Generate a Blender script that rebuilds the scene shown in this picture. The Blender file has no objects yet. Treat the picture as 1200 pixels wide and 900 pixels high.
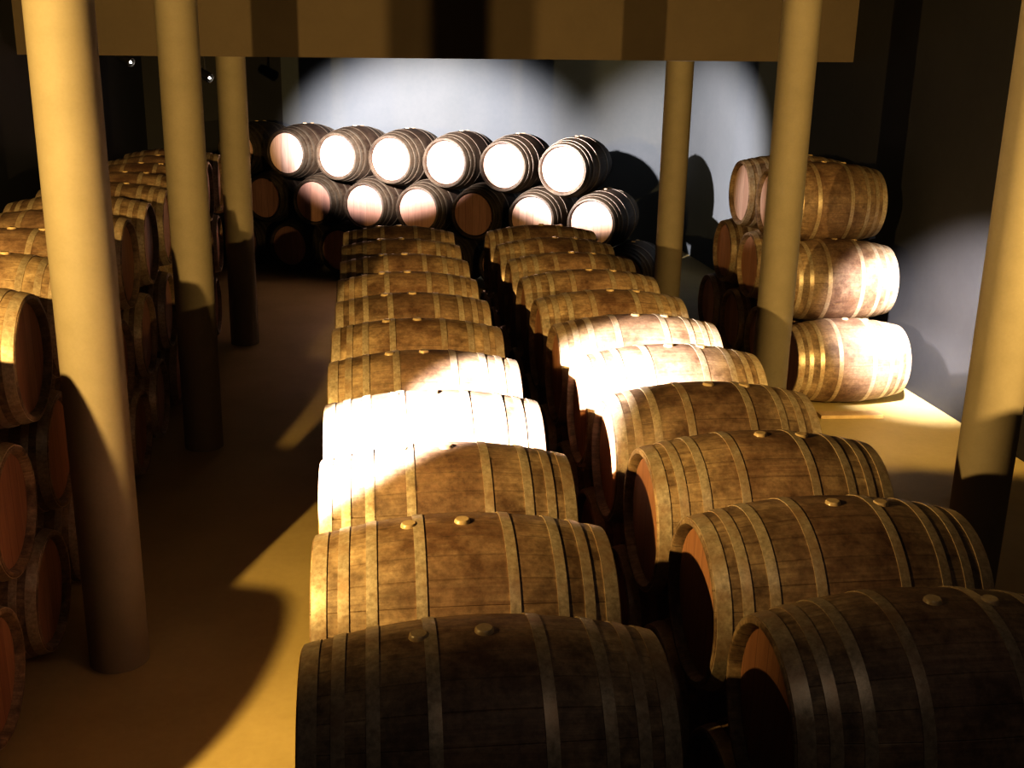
import bpy, bmesh, math, random
from mathutils import Matrix, Vector
random.seed(7)
C = bpy.context.scene.collection
FH = 2.87                      # camera eye height above the cellar floor
PI = math.pi

# ------------------------------------------------------------------ materials
class NT:
    def __init__(s, name):
        s.m = bpy.data.materials.new(name); s.m.use_nodes = True
        s.t = s.m.node_tree; s.n = s.t.nodes; s.l = s.t.links
        s.b = s.n['Principled BSDF']
    def node(s, ty, ins=None, **kw):
        n = s.n.new(ty)
        for k, v in kw.items(): setattr(n, k, v)
        for k, v in (ins or {}).items():
            if hasattr(v, 'is_linked') or isinstance(v, bpy.types.NodeSocket): s.l.new(v, n.inputs[k])
            else: n.inputs[k].default_value = v
        return n
    def math(s, op, a, b=0.0, c=None):
        ins = {0: a, 1: b}
        if c is not None: ins[2] = c
        return s.node('ShaderNodeMath', ins, operation=op).outputs[0]
    def mix(s, f, a, b, mode='MIX'):
        n = s.n.new('ShaderNodeMix'); n.data_type = 'RGBA'; n.blend_type = mode
        for i, v in ((0, f), (6, a), (7, b)):
            if isinstance(v, bpy.types.NodeSocket): s.l.new(v, n.inputs[i])
            else: n.inputs[i].default_value = v if i == 0 else (*v, 1)
        return n.outputs[2]
    def ramp(s, f, stops):
        n = s.n.new('ShaderNodeValToRGB'); s.l.new(f, n.inputs[0])
        e = n.color_ramp.elements
        while len(e) < len(stops): e.new(0.5)
        for q, (p, c) in zip(e, stops): q.position = p; q.color = (*c, 1)
        return n.outputs[0]
    def noise(s, vec, scale, detail=4, rough=.55):
        return s.node('ShaderNodeTexNoise', {'Vector': vec, 'Scale': scale, 'Detail': detail, 'Roughness': rough}).outputs[0]
    def out(s, color, rough=.6, metal=0.0, bump=None, bs=.2, bd=.004):
        if isinstance(color, bpy.types.NodeSocket): s.l.new(color, s.b.inputs['Base Color'])
        else: s.b.inputs['Base Color'].default_value = (*color, 1)
        if isinstance(rough, bpy.types.NodeSocket): s.l.new(rough, s.b.inputs['Roughness'])
        else: s.b.inputs['Roughness'].default_value = rough
        s.b.inputs['Metallic'].default_value = metal
        if bump is not None:
            n = s.node('ShaderNodeBump', {'Strength': bs, 'Distance': bd, 'Height': bump})
            s.l.new(n.outputs[0], s.b.inputs['Normal'])
        return s.m

def g(v): return (v, v, v)

def mat_staves(name='oak_staves', dark=1.0):
    s = NT(name)
    tc = s.node('ShaderNodeTexCoord').outputs['Object']
    rnd = s.node('ShaderNodeObjectInfo').outputs['Random']
    sep = s.node('ShaderNodeSeparateXYZ', {0: tc})
    x, y, z = sep.outputs
    ang = s.math('ARCTAN2', y, z)
    u = s.math('MULTIPLY', s.math('ADD', ang, PI), 26 / (2 * PI))
    cell = s.math('FLOOR', u)
    fr = s.math('FRACT', u)
    wn = s.node('ShaderNodeTexWhiteNoise', {'W': s.math('ADD', cell, s.math('MULTIPLY', rnd, 91.0))}, noise_dimensions='1D').outputs[0]
    off = s.math('MULTIPLY', rnd, 40.0)
    v1 = s.node('ShaderNodeCombineXYZ', {0: s.math('ADD', s.math('MULTIPLY', x, 1.3), off), 1: s.math('MULTIPLY', u, 1.6), 2: off}).outputs[0]
    grain = s.noise(v1, 3.2, 6, .65)
    v2 = s.node('ShaderNodeVectorMath', {0: tc, 1: s.node('ShaderNodeCombineXYZ', {0: off, 1: off, 2: off}).outputs[0]}, operation='ADD').outputs[0]
    blot = s.noise(v2, 4.6, 7, .68)
    fine = s.noise(v2, 42, 5, .7)
    base = s.mix(wn, (.13, .083, .048), (.22, .15, .088))
    base = s.mix(s.ramp(grain, [(.3, g(0)), (.72, g(1))]), base, (.29, .212, .132))
    base = s.mix(s.ramp(blot, [(.38, g(.9)), (.60, g(0))]), base, (.065, .037, .02))
    # red wine staining around the bilge
    ax = s.math('ABSOLUTE', x)
    belly = s.ramp(ax, [(.1, g(.6)), (.3, g(0))])
    base = s.mix(s.math('MULTIPLY', belly, blot), base, (.09, .034, .026))
    edge = s.math('ABSOLUTE', s.math('SUBTRACT', fr, .5))
    seam = s.ramp(edge, [(.47, g(0)), (.495, g(1))])
    base = s.mix(s.math('MULTIPLY', seam, .24), base, (.03, .018, .01))
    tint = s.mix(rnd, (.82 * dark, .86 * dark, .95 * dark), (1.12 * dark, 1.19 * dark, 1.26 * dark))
    base = s.mix(1.0, base, s.ramp(fine, [(.32, g(.74)), (.62, g(1.2))]), 'MULTIPLY')
    base = s.mix(1.0, base, tint, 'MULTIPLY')
    h = s.math('SUBTRACT', s.math('MULTIPLY', grain, .5), seam)
    return s.out(base, .58, 0, h, .5, .004)

def mat_head(name, c1, c2):
    s = NT(name)
    tc = s.node('ShaderNodeTexCoord').outputs['Object']
    rnd = s.node('ShaderNodeObjectInfo').outputs['Random']
    sep = s.node('ShaderNodeSeparateXYZ', {0: tc})
    x, y, z = sep.outputs
    u = s.math('ADD', s.math('MULTIPLY', y, 11.0), s.math('MULTIPLY', rnd, 3))
    cell = s.math('FLOOR', u); fr = s.math('FRACT', u)
    wn = s.node('ShaderNodeTexWhiteNoise', {'W': s.math('ADD', cell, s.math('MULTIPLY', rnd, 57.0))}, noise_dimensions='1D').outputs[0]
    v1 = s.node('ShaderNodeCombineXYZ', {0: s.math('MULTIPLY', rnd, 30), 1: s.math('MULTIPLY', y, 14), 2: s.math('MULTIPLY', z, 1.6)}).outputs[0]
    grain = s.noise(v1, 3, 5, .6)
    base = s.mix(wn, c1, c2)
    base = s.mix(s.ramp(grain, [(.35, g(.35)), (.65, g(0))]), base, tuple(v * .55 for v in c1))
    seam = s.ramp(s.math('ABSOLUTE', s.math('SUBTRACT', fr, .5)), [(.46, g(0)), (.495, g(1))])
    base = s.mix(s.math('MULTIPLY', seam, .5), base, tuple(v * .3 for v in c1))
    return s.out(base, .6, 0, s.math('SUBTRACT', grain, seam), .3, .003)

def mat_hoop(name='galvanised_hoop', k=1.0):
    s = NT(name)
    tc = s.node('ShaderNodeTexCoord').outputs['Object']
    n = s.noise(tc, 55, 5, .7)
    n2 = s.noise(tc, 9, 3)
    base = s.ramp(n, [(.3, (.20 * k, .165 * k, .12 * k)), (.7, (.40 * k, .34 * k, .26 * k))])
    base = s.mix(s.ramp(n2, [(.45, g(0)), (.7, g(.6))]), base, (.24 * k, .15 * k, .09 * k))
    return s.out(base, s.ramp(n, [(0, g(.3)), (1, g(.55))]), .35, n, .1, .002)

def mat_simple(name, c1, c2, scale, rough=.7, bs=.15, bd=.003, metal=0):
    s = NT(name)
    tc = s.node('ShaderNodeTexCoord').outputs['Object']
    a = s.noise(tc, scale, 6, .6); b = s.noise(tc, scale * 14, 3, .6)
    f = s.math('ADD', s.math('MULTIPLY', a, .75), s.math('MULTIPLY', b, .25))
    return s.out(s.ramp(f, [(.35, c1), (.65, c2)]), rough, metal, b, bs, bd)

M_STAVE = mat_staves('oak_staves', 1.55)
M_STAVED = mat_staves('shaded_oak_staves', .26)  # shaded copy of the staves, the back stack's dimness put into colour
M_HEAD = mat_head('oak_head', (.30, .155, .09), (.40, .225, .135))
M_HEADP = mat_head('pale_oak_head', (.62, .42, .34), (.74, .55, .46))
M_HEADM = mat_head('dimmed_oak_head', (.34, .20, .155), (.44, .275, .22))  # dimmed copy of the pale head, weaker spotlight put into colour
M_HOOP = mat_hoop('galvanised_hoop', 1.55)
M_HOOPD = mat_hoop('shaded_hoop', .3)  # hoop colour darkened likewise to put in the back stack's shade
M_BUNG = mat_simple('pale_bung', (.40, .30, .18), (.55, .43, .28), 30, .25)
M_COL = mat_simple('column_plaster', (.23, .20, .145), (.265, .23, .17), 5, .75)
M_FLOOR = mat_simple('concrete_floor', (.38, .305, .142), (.45, .365, .175), 1.6, .55, .12)
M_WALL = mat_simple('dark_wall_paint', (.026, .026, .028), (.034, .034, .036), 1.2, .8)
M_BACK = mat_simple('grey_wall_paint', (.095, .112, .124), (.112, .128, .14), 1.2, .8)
M_BEAM = mat_simple('beige_plaster', (.125, .098, .07), (.14, .11, .078), 2.5, .8)
M_CEIL = mat_simple('ceiling_paint', (.05, .048, .045), (.06, .057, .053), 1.2, .85)
M_WOOD = mat_simple('raw_timber', (.36, .26, .14), (.52, .40, .24), 6, .7)
M_BLACK = mat_simple('black_metal', (.02, .02, .02), (.03, .03, .03), 20, .45)
sl = NT('lamp_lens'); sl.b.inputs['Emission Color'].default_value = (1, .95, .88, 1); sl.b.inputs['Emission Strength'].default_value = 12
M_LENS = sl.out((.9, .9, .9), .3)

# ------------------------------------------------------------------ helpers
def mesh_obj(name, bm, mat, parent=None, smooth=True):
    bmesh.ops.recalc_face_normals(bm, faces=bm.faces)
    me = bpy.data.meshes.new(name); bm.to_mesh(me); bm.free()
    me.materials.append(mat)
    if smooth:
        for p in me.polygons: p.use_smooth = True
        me.set_sharp_from_angle(angle=math.radians(38))
    o = bpy.data.objects.new(name, me); C.objects.link(o)
    if parent: o.parent = parent
    return o

def lathe(prof, axis='X', seg=56, closed=False):
    """profile = [(along axis, radius)]"""
    bm = bmesh.new(); rings = []
    for a, r in prof:
        ring = []
        if r < 1e-6:
            ring = [bm.verts.new((a, 0, 0) if axis == 'X' else (0, 0, a))]
        else:
            for k in range(seg):
                t = 2 * PI * k / seg
                ring.append(bm.verts.new((a, r * math.sin(t), r * math.cos(t)) if axis == 'X' else (r * math.cos(t), r * math.sin(t), a)))
        rings.append(ring)
    pairs = list(zip(rings[:-1], rings[1:]))
    if closed: pairs.append((rings[-1], rings[0]))
    for A, B in pairs:
        if len(A) == 1 and len(B) == 1: continue
        for k in range(seg):
            j = (k + 1) % seg
            if len(A) == 1: bm.faces.new((A[0], B[k], B[j]))
            elif len(B) == 1: bm.faces.new((A[k], A[j], B[0]))
            else: bm.faces.new((A[k], A[j], B[j], B[k]))
    return bm

def box(bm, x0, x1, y0, y1, z0, z1, bev=0.0):
    r = bmesh.ops.create_cube(bm, size=1)
    for v in r['verts']:
        v.co = Vector(((x0 + x1) / 2 + v.co.x * (x1 - x0), (y0 + y1) / 2 + v.co.y * (y1 - y0), (z0 + z1) / 2 + v.co.z * (z1 - z0)))
    if bev:
        es = list({e for v in r['verts'] for e in v.link_edges})
        bmesh.ops.bevel(bm, geom=es, offset=bev, segments=2, affect='EDGES', profile=.7)
    return bm

def tag(o, label=None, cat=None, group=None, kind=None):
    if label: o['label'] = label
    if cat: o['category'] = cat
    if group: o['group'] = group
    if kind: o['kind'] = kind
    return o

def empty(name, loc, rz=0):
    o = bpy.data.objects.new(name, None); C.objects.link(o)
    o.location = loc; o.rotation_euler = (0, 0, rz); o.empty_display_size = .1
    return o

# ------------------------------------------------------------------ the setting
def struct(name, bm, mat):
    return tag(mesh_obj(name, bm, mat, smooth=False), kind='structure')
XW0, XW1, YW0, YW1, ZC = -3.1, 4.9, -1.5, 16.9, FH + 2.0
struct('floor', box(bmesh.new(), XW0, XW1, YW0, YW1, -.1, 0), M_FLOOR)
struct('ceiling', box(bmesh.new(), XW0, XW1, YW0, YW1, ZC, ZC + .1), M_CEIL)
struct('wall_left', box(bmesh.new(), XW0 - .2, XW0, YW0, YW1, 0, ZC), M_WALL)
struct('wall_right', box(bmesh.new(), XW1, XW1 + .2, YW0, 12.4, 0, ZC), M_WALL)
struct('wall_right_lit', box(bmesh.new(), XW1, XW1 + .2, 12.4, YW1, 0, ZC), M_BACK)  # lighter colour puts the white light patch into this stretch of wall
struct('wall_back_shaded', box(bmesh.new(), XW0, -1.15, YW1, YW1 + .2, 0, ZC), M_WALL)  # darker colour puts shade into this unlit stretch of the back wall
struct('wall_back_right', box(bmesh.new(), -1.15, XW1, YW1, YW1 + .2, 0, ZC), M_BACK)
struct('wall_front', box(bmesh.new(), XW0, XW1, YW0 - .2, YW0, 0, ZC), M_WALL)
# upper wall carried on the far pair of columns
bm = box(bmesh.new(), XW0, XW1, 10.96, 11.34, FH - .05, ZC)
for v in bm.verts:
    if v.co.z < ZC - .1: v.co.z = FH - .085 + .075 * (v.co.x - XW0) / (XW1 - XW0)
struct('wall_upper', bm, M_BEAM)

# columns
def column(x, y, h, label):
    t = empty('column', (x, y, 0))
    r = .1396
    sh = mesh_obj('shaft', lathe([(0, 0), (0, r), (h, r), (h, 0)], 'Z', 64), M_COL, t)
    tag(t, label, 'column', 'round columns of the cellar')
    return t
XL_, XR_ = -1.225, 3.168
column(XL_, 4.98, ZC, 'large round plaster column nearest the left edge, beside the left barrel stack')
column(XL_, 8.05, ZC, 'second round column in the left line, between the nearest and farthest')
column(XL_, 11.15, FH - .066, 'farthest round column in the left line, under the beige upper wall')
column(XR_, 4.98, ZC, 'round column at the right edge of the picture, dark below and lit above')
column(XR_, 8.05, ZC, 'round column standing in front of the right barrel stack')
column(XR_, 11.15, FH - .03, 'farthest round column in the right line, under the beige upper wall')

# ------------------------------------------------------------------ the barrel
BL, BR, BE = .96, .35, .285            # length, bilge radius, end radius
HL = BL / 2
def rad(x): return BR - (BR - BE) * abs(x / HL) ** 2.0

def build_barrel(headmat, staves, hoopmat):
    t = empty('wine_barrel', (0, 0, 0))
    prof = [(x, rad(x)) for x in [-HL + BL * k / 28 for k in range(29)]]
    full = [(-HL + .042, 0), (-HL + .042, BE - .030), (-HL + .004, BE - .021), (-HL, BE - .017), (-HL, BE - .004)] + prof[0:0]
    full += [(-HL + .003, BE)] + prof[1:-1] + [(HL - .003, BE)]
    full += [(HL, BE - .004), (HL, BE - .017), (HL - .004, BE - .021), (HL - .042, BE - .030), (HL - .042, 0)]
    body = mesh_obj('stave_body', lathe(full, 'X', 64), staves, t)
    parts = [body]
    for sgn in (-1, 1):
        a0, a1 = sgn * (HL - .050), sgn * (HL - .036)
        hd = mesh_obj('barrel_head', lathe([(a0, 0), (a0, BE - .032), (a1, BE - .034), (a1, 0)], 'X', 56), headmat, t)
        parts.append(hd)
    for c, w in ((.452, .046), (.378, .034), (.292, .034), (.142, .034)):
        for sgn in (-1, 1):
            x0, x1 = sgn * c - w / 2, sgn * c + w / 2
            h = .0035
            pr = [(x0, rad(x0) - .002), (x0, rad(x0) + h), (sgn * c, rad(sgn * c) + h + .0004), (x1, rad(x1) + h), (x1, rad(x1) - .002)]
            parts.append(mesh_obj('hoop', lathe(pr, 'X', 64, closed=True), hoopmat, t))
    for bx_ in (0.0, .172):
        zb = rad(bx_) - .006
        b = mesh_obj('bung', lathe([(zb, 0), (zb, .028), (zb + .012, .025), (zb + .016, .021), (zb + .016, 0)], 'Z', 20), M_BUNG, t)
        b.location = (bx_, 0, BR)
        parts.append(b)
    for p in parts: p.location.z = BR
    return t

protos = {}
def place_barrel(x, y, z, label, group, k=1.0, rz=0.0, kind='oak', bung=1, shared=False):
    """z: height of the axis above the floor"""
    if bung < 0: rz += PI
    loc = (x, y, z - BR * k)
    if kind not in protos:
        t = protos[kind] = build_barrel({'oak': M_HEAD, 'pale': M_HEADP, 'dimmed': M_HEADM, 'white': M_HEADP}[kind], M_STAVED if kind in ('pale', 'dimmed') else M_STAVE, M_HOOPD if kind in ('pale', 'dimmed') else M_HOOP)
    else:
        src = protos[kind]
        t = src.copy(); C.objects.link(t)
        for ch in src.children:
            c = ch.copy(); C.objects.link(c); c.parent = t
    t.location = loc; t.scale = (k, k, k)
    t.rotation_euler = (0, 0, rz + random.uniform(-.012, .012))
    tag(t, label, 'barrel', group)
    return t

ORD = ['nearest', 'second', 'third', 'fourth', 'fifth', 'sixth', 'seventh', 'eighth', 'ninth', 'tenth', 'eleventh', 'twelfth']

# --- two central rows, two layers
S = .7052
RAIL = FH - 1.796 - .607 - BR
look_l = ['dark in shadow at the bottom edge', 'brown with two pale bungs', 'left end glaring white', 'glaring white across its top', 'right half pinkish white',
          'golden brown', 'golden brown', 'golden brown', 'golden brown', 'dim brown', 'farthest of the row']
look_r = ['dark in the bottom right corner', 'orange head showing at its left', 'brown, before the yellow floor', 'white glare on its left end', 'white glare over most of it',
          'pinkish white top', 'golden brown', 'golden brown', 'dim brown', 'dim brown', 'farthest of the row']
for side, X, Y1, looks, bg in (('left', .294, 2.5604, look_l, -1), ('right', 1.5661, 2.6018, look_r, 1)):
    for i in range(11):
        o = ORD[i] + (' barrel from the front' if i else ' barrel')
        place_barrel(X + random.uniform(-.006, .006), Y1 + S * i, FH - 1.796, '%s, top of %s central row, %s' % (o, side, looks[i]),
                     'top layer of the %s central row' % side, bung=bg)
    for i in range(12):
        place_barrel(X, Y1 + S * (i - .5), FH - 1.796 - .607, 'wine barrel in the dark lower layer beneath the %s central row' % side,
                     'lower layer of the %s central row' % side, bung=bg)
    for s_, w_ in ((-1, 'left'), (1, 'right')):
        b = box(bmesh.new(), -.045, .045, -.45, S * 11 + .45, 0, RAIL + .0, .006)
        zz = RAIL
        o = mesh_obj('support_rail', b, M_WOOD, smooth=False)
        o.location = (X + s_ * .06, Y1 - S * .5, 0)
        tag(o, '%s timber rail on the floor under the %s central row of barrels' % (w_, side), 'rail', 'timber rails under the central rows')

# --- left stack, three layers, heads toward the aisle
SL, DZ = .78, .582
XLS = -1.5 - HL
lay = ['top', 'middle', 'bottom']
for L in range(3):
    z = BR + DZ * (2 - L)
    y0 = 5.05 - .39 * L
    for i in range(-3 if L < 2 else -2, 10):
        y = y0 + SL * i - (.12 if i < 0 else 0)
        if i < 0:
            lab = 'wine barrel at the near end of the left stack, beyond the picture edge'; gr = 'near end of the left stack'
        else:
            lab = '%s barrel from the front in view, %s layer of the left stack' % (('first ' + 'wine') if i == 0 else ORD[i] + ' wine', lay[L]); gr = '%s layer of the left stack' % lay[L]
        place_barrel(XLS + random.uniform(-.02, .02), y, z, lab, gr, .998)

# --- right stack, pyramid of four, three and two
kr = 1.05
for L, n in ((0, 2), (1, 3), (2, 4)):
    z = BR * kr + .632 * (2 - L)
    y0 = 9.58 - .385 * L
    for i in range(n):
        nm = ['front', 'second', 'third', 'rearmost'][i] if not (L == 0 and i == 1) else 'rear'
        place_barrel(4.105 + (0, .0, .0)[L], y0 + .77 * i, z, '%s barrel in the %s layer of the stack by the right wall' % (nm, lay[L]),
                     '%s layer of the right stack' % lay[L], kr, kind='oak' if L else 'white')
# out of the frame on the right, mirror of the left stack: only its end barrels
for L in range(3):
    for i in range(2 + L):
        place_barrel(3.36 + HL, 3.63 + .39 * L - .78 * i, BR + DZ * (2 - L), 'wine barrel in the stack right of the nearest right column, beyond the picture edge',
                     'near right stack', .998)

# --- back stack, turned toward the left of the camera
pale = {(0, k) for k in (-1, 0, 1, 2, 4, 5)} | {(1, 4), (1, 5)}
ph, sb, kb = .53, .768, 1.022
dx, dy = math.cos(ph), -math.sin(ph)
for L, (z, off, k0, k1) in enumerate(((FH - 1.285, 0, -1, 5), (FH - 1.89, .5, -2, 5), (FH - 2.497, 0, -2, 6))):
    for k in range(k0, k1 + 1):
        hx, hy = -.985 + dx * sb * (k + off), 14.854 + dy * sb * (k + off)
        cx, cy = hx + math.sin(ph) * (HL * kb - .03), hy + math.cos(ph) * (HL * kb - .03)
        n = k - k0
        nm = ['leftmost', 'second from left', 'third from left', 'fourth from left', 'fifth from left', 'sixth from left', 'seventh from left', 'eighth from left', 'ninth from left'][n]
        if k == k1: nm = 'rightmost'
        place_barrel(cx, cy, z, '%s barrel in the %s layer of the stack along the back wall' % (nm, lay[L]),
                     '%s layer of the back stack' % lay[L], kb, PI / 2 - ph, kind='pale' if (L, k) in pale else 'dimmed')

# plank in front of the right stack
o = mesh_obj('plank', box(bmesh.new(), -.27, .27, -.06, .06, 0, .03, .004), M_WOOD, smooth=False)
o.location = (4.03, 8.36, 0); o.rotation_euler = (0, 0, -.05)
tag(o, 'pale wooden plank on the floor before the right stack', 'plank')

# ------------------------------------------------------------------ lamps
def spot(name, loc, target, power, color, angle, blend=.3, size=.03, linear=False):
    d = bpy.data.lights.new(name, 'SPOT'); d.energy = power; d.color = color
    d.spot_size = math.radians(angle); d.spot_blend = blend; d.shadow_soft_size = size
    if linear:                     # wide-throw lens: intensity falls off gently with distance
        d.use_nodes = True; nt = d.node_tree
        f = nt.nodes.new('ShaderNodeLightFalloff'); f.inputs['Strength'].default_value = 1.0
        mx = nt.nodes.new('ShaderNodeMath'); mx.operation = 'MULTIPLY_ADD'
        mx.inputs[1].default_value = linear
        nt.links.new(f.outputs['Quadratic'], mx.inputs[0]); nt.links.new(f.outputs['Linear'], mx.inputs[2])
        nt.links.new(mx.outputs[0], nt.nodes['Emission'].inputs['Strength'])
    o = bpy.data.objects.new(name, d); C.objects.link(o)
    o.location = loc
    o.rotation_euler = (Vector(target) - Vector(loc)).to_track_quat('-Z', 'Y').to_euler()
    return o
WARM = (1.0, .69, .27)
COOL = (1.0, .93, .95)
PINK = (1.0, .89, .88)
spot('warm_spot', (-2.08, 2.37, FH - .15), (.5, 8.0, FH - 1.0), 76, WARM, 130, .6, linear=7.0)
spot('warm_spot', (3.98, 2.55, FH - .38), (3.6, 8.0, FH - 1.0), 52, WARM, 96, .6, linear=8.0)
# white accents: across the central rows, on the back stack, on the right stack
o = spot('white_spot', (-2.0, 2.4, FH - .3), (.12, 4.35, FH - 1.45), 12500, COOL, 17, .6)
o.scale = (1, 1.35, 1)
o = spot('white_spot', (-.85, 9.3, FH - .24), (.36, 14.15, FH - .98), 11000, PINK, 25, .8)
o.scale = (1.45, 1, 1)
o = spot('white_spot', (-.85, 9.3, FH - .24), (2.5, 13.0, FH - .98), 9500, PINK, 25, .8)
o.scale = (1.3, 1, 1)
spot('white_spot', (-.85, 9.3, FH - .24), (3.55, 10.1, FH - 1.25), 480, COOL, 12, .8)
spot('white_spot', (3.1, 5.3, FH + .3), (4.9, 8.9, FH - 2.4), 8000, COOL, 25, 1.0)
spot('warm_spot', (-1.98, 2.35, FH - .25), (-2.35, 6.6, FH - 1.05), 420, WARM, 24, .7)  # extra spot added to brighten the tops of the left stack
spot('warm_spot', (3.98, 2.55, FH - .38), (4.5, 8.0, FH - 2.87), 1000, WARM, 26, .6)  # extra spot added to brighten the yellow floor on the right
fl = bpy.data.lights.new('added_fill_light', 'AREA'); fl.energy = 9; fl.color = (1, .84, .70); fl.size = 1.5  # unseen fill added to lift the dark front barrels
fo = bpy.data.objects.new('added_fill_light', fl); C.objects.link(fo); fo.location = (1.0, .4, ZC - .2); fo.rotation_euler = (.35, 0, 0)

# two small lamps glinting high up by the left columns
def lamp_fixture(loc, target, label):
    t = empty('spotlight', loc)
    d = Vector(target) - Vector(loc)
    h = mesh_obj('lamp_housing', lathe([(-.10, 0), (-.10, .035), (-.08, .045), (.08, .05), (.08, .044), (.06, .04), (.06, .0)], 'X', 24), M_BLACK, t)
    n = mesh_obj('lamp_lens', lathe([(.061, .0), (.061, .012), (.074, .009), (.08, 0)], 'X', 20), M_LENS, t)
    for p in (h, n): p.rotation_euler = d.to_track_quat('X', 'Z').to_euler()
    mesh_obj('hanging_rod', lathe([(.03, 0), (.03, .009), (ZC - loc[2], .009), (ZC - loc[2], 0)], 'Z', 12), M_BLACK, t)
    tag(t, label, 'lamp')
lamp_fixture((-2.35, 12.0, FH - .12), (-.2, 10.6, FH - 1.2), 'tiny lit ceiling spotlight between the first and second left columns')
lamp_fixture((-1.58, 12.0, FH - .26), (.3, 10.6, FH - 1.3), 'tiny lit ceiling spotlight between the second and farthest left columns')

# ------------------------------------------------------------------ world and camera
w = bpy.data.worlds.new('World'); bpy.context.scene.world = w; w.use_nodes = True
w.node_tree.nodes['Background'].inputs[0].default_value = (.5, .5, .6, 1)
w.node_tree.nodes['Background'].inputs[1].default_value = .0
cam = bpy.data.cameras.new('camera'); co = bpy.data.objects.new('camera', cam); C.objects.link(co)
cam.sensor_width = 36; cam.lens = 1289.74 / 1200 * 36; cam.clip_start = .05
pi_, ya, ro = (math.radians(v) for v in (16.6576, 7.832, -1.1203))
fw = Vector((math.sin(ya) * math.cos(pi_), math.cos(ya) * math.cos(pi_), -math.sin(pi_)))
u0 = Vector((math.sin(ya) * math.sin(pi_), math.cos(ya) * math.sin(pi_), math.cos(pi_)))
r0 = Vector((math.cos(ya), -math.sin(ya), 0))
rt = r0 * math.cos(ro) - u0 * math.sin(ro); up = r0 * math.sin(ro) + u0 * math.cos(ro)
m = Matrix((rt, up, -fw)).transposed().to_4x4(); m.translation = Vector((0, 0, FH))
co.matrix_world = m
sc = bpy.context.scene; sc.camera = co
sc.view_settings.view_transform = 'Standard'
sc.view_settings.look = 'High Contrast'
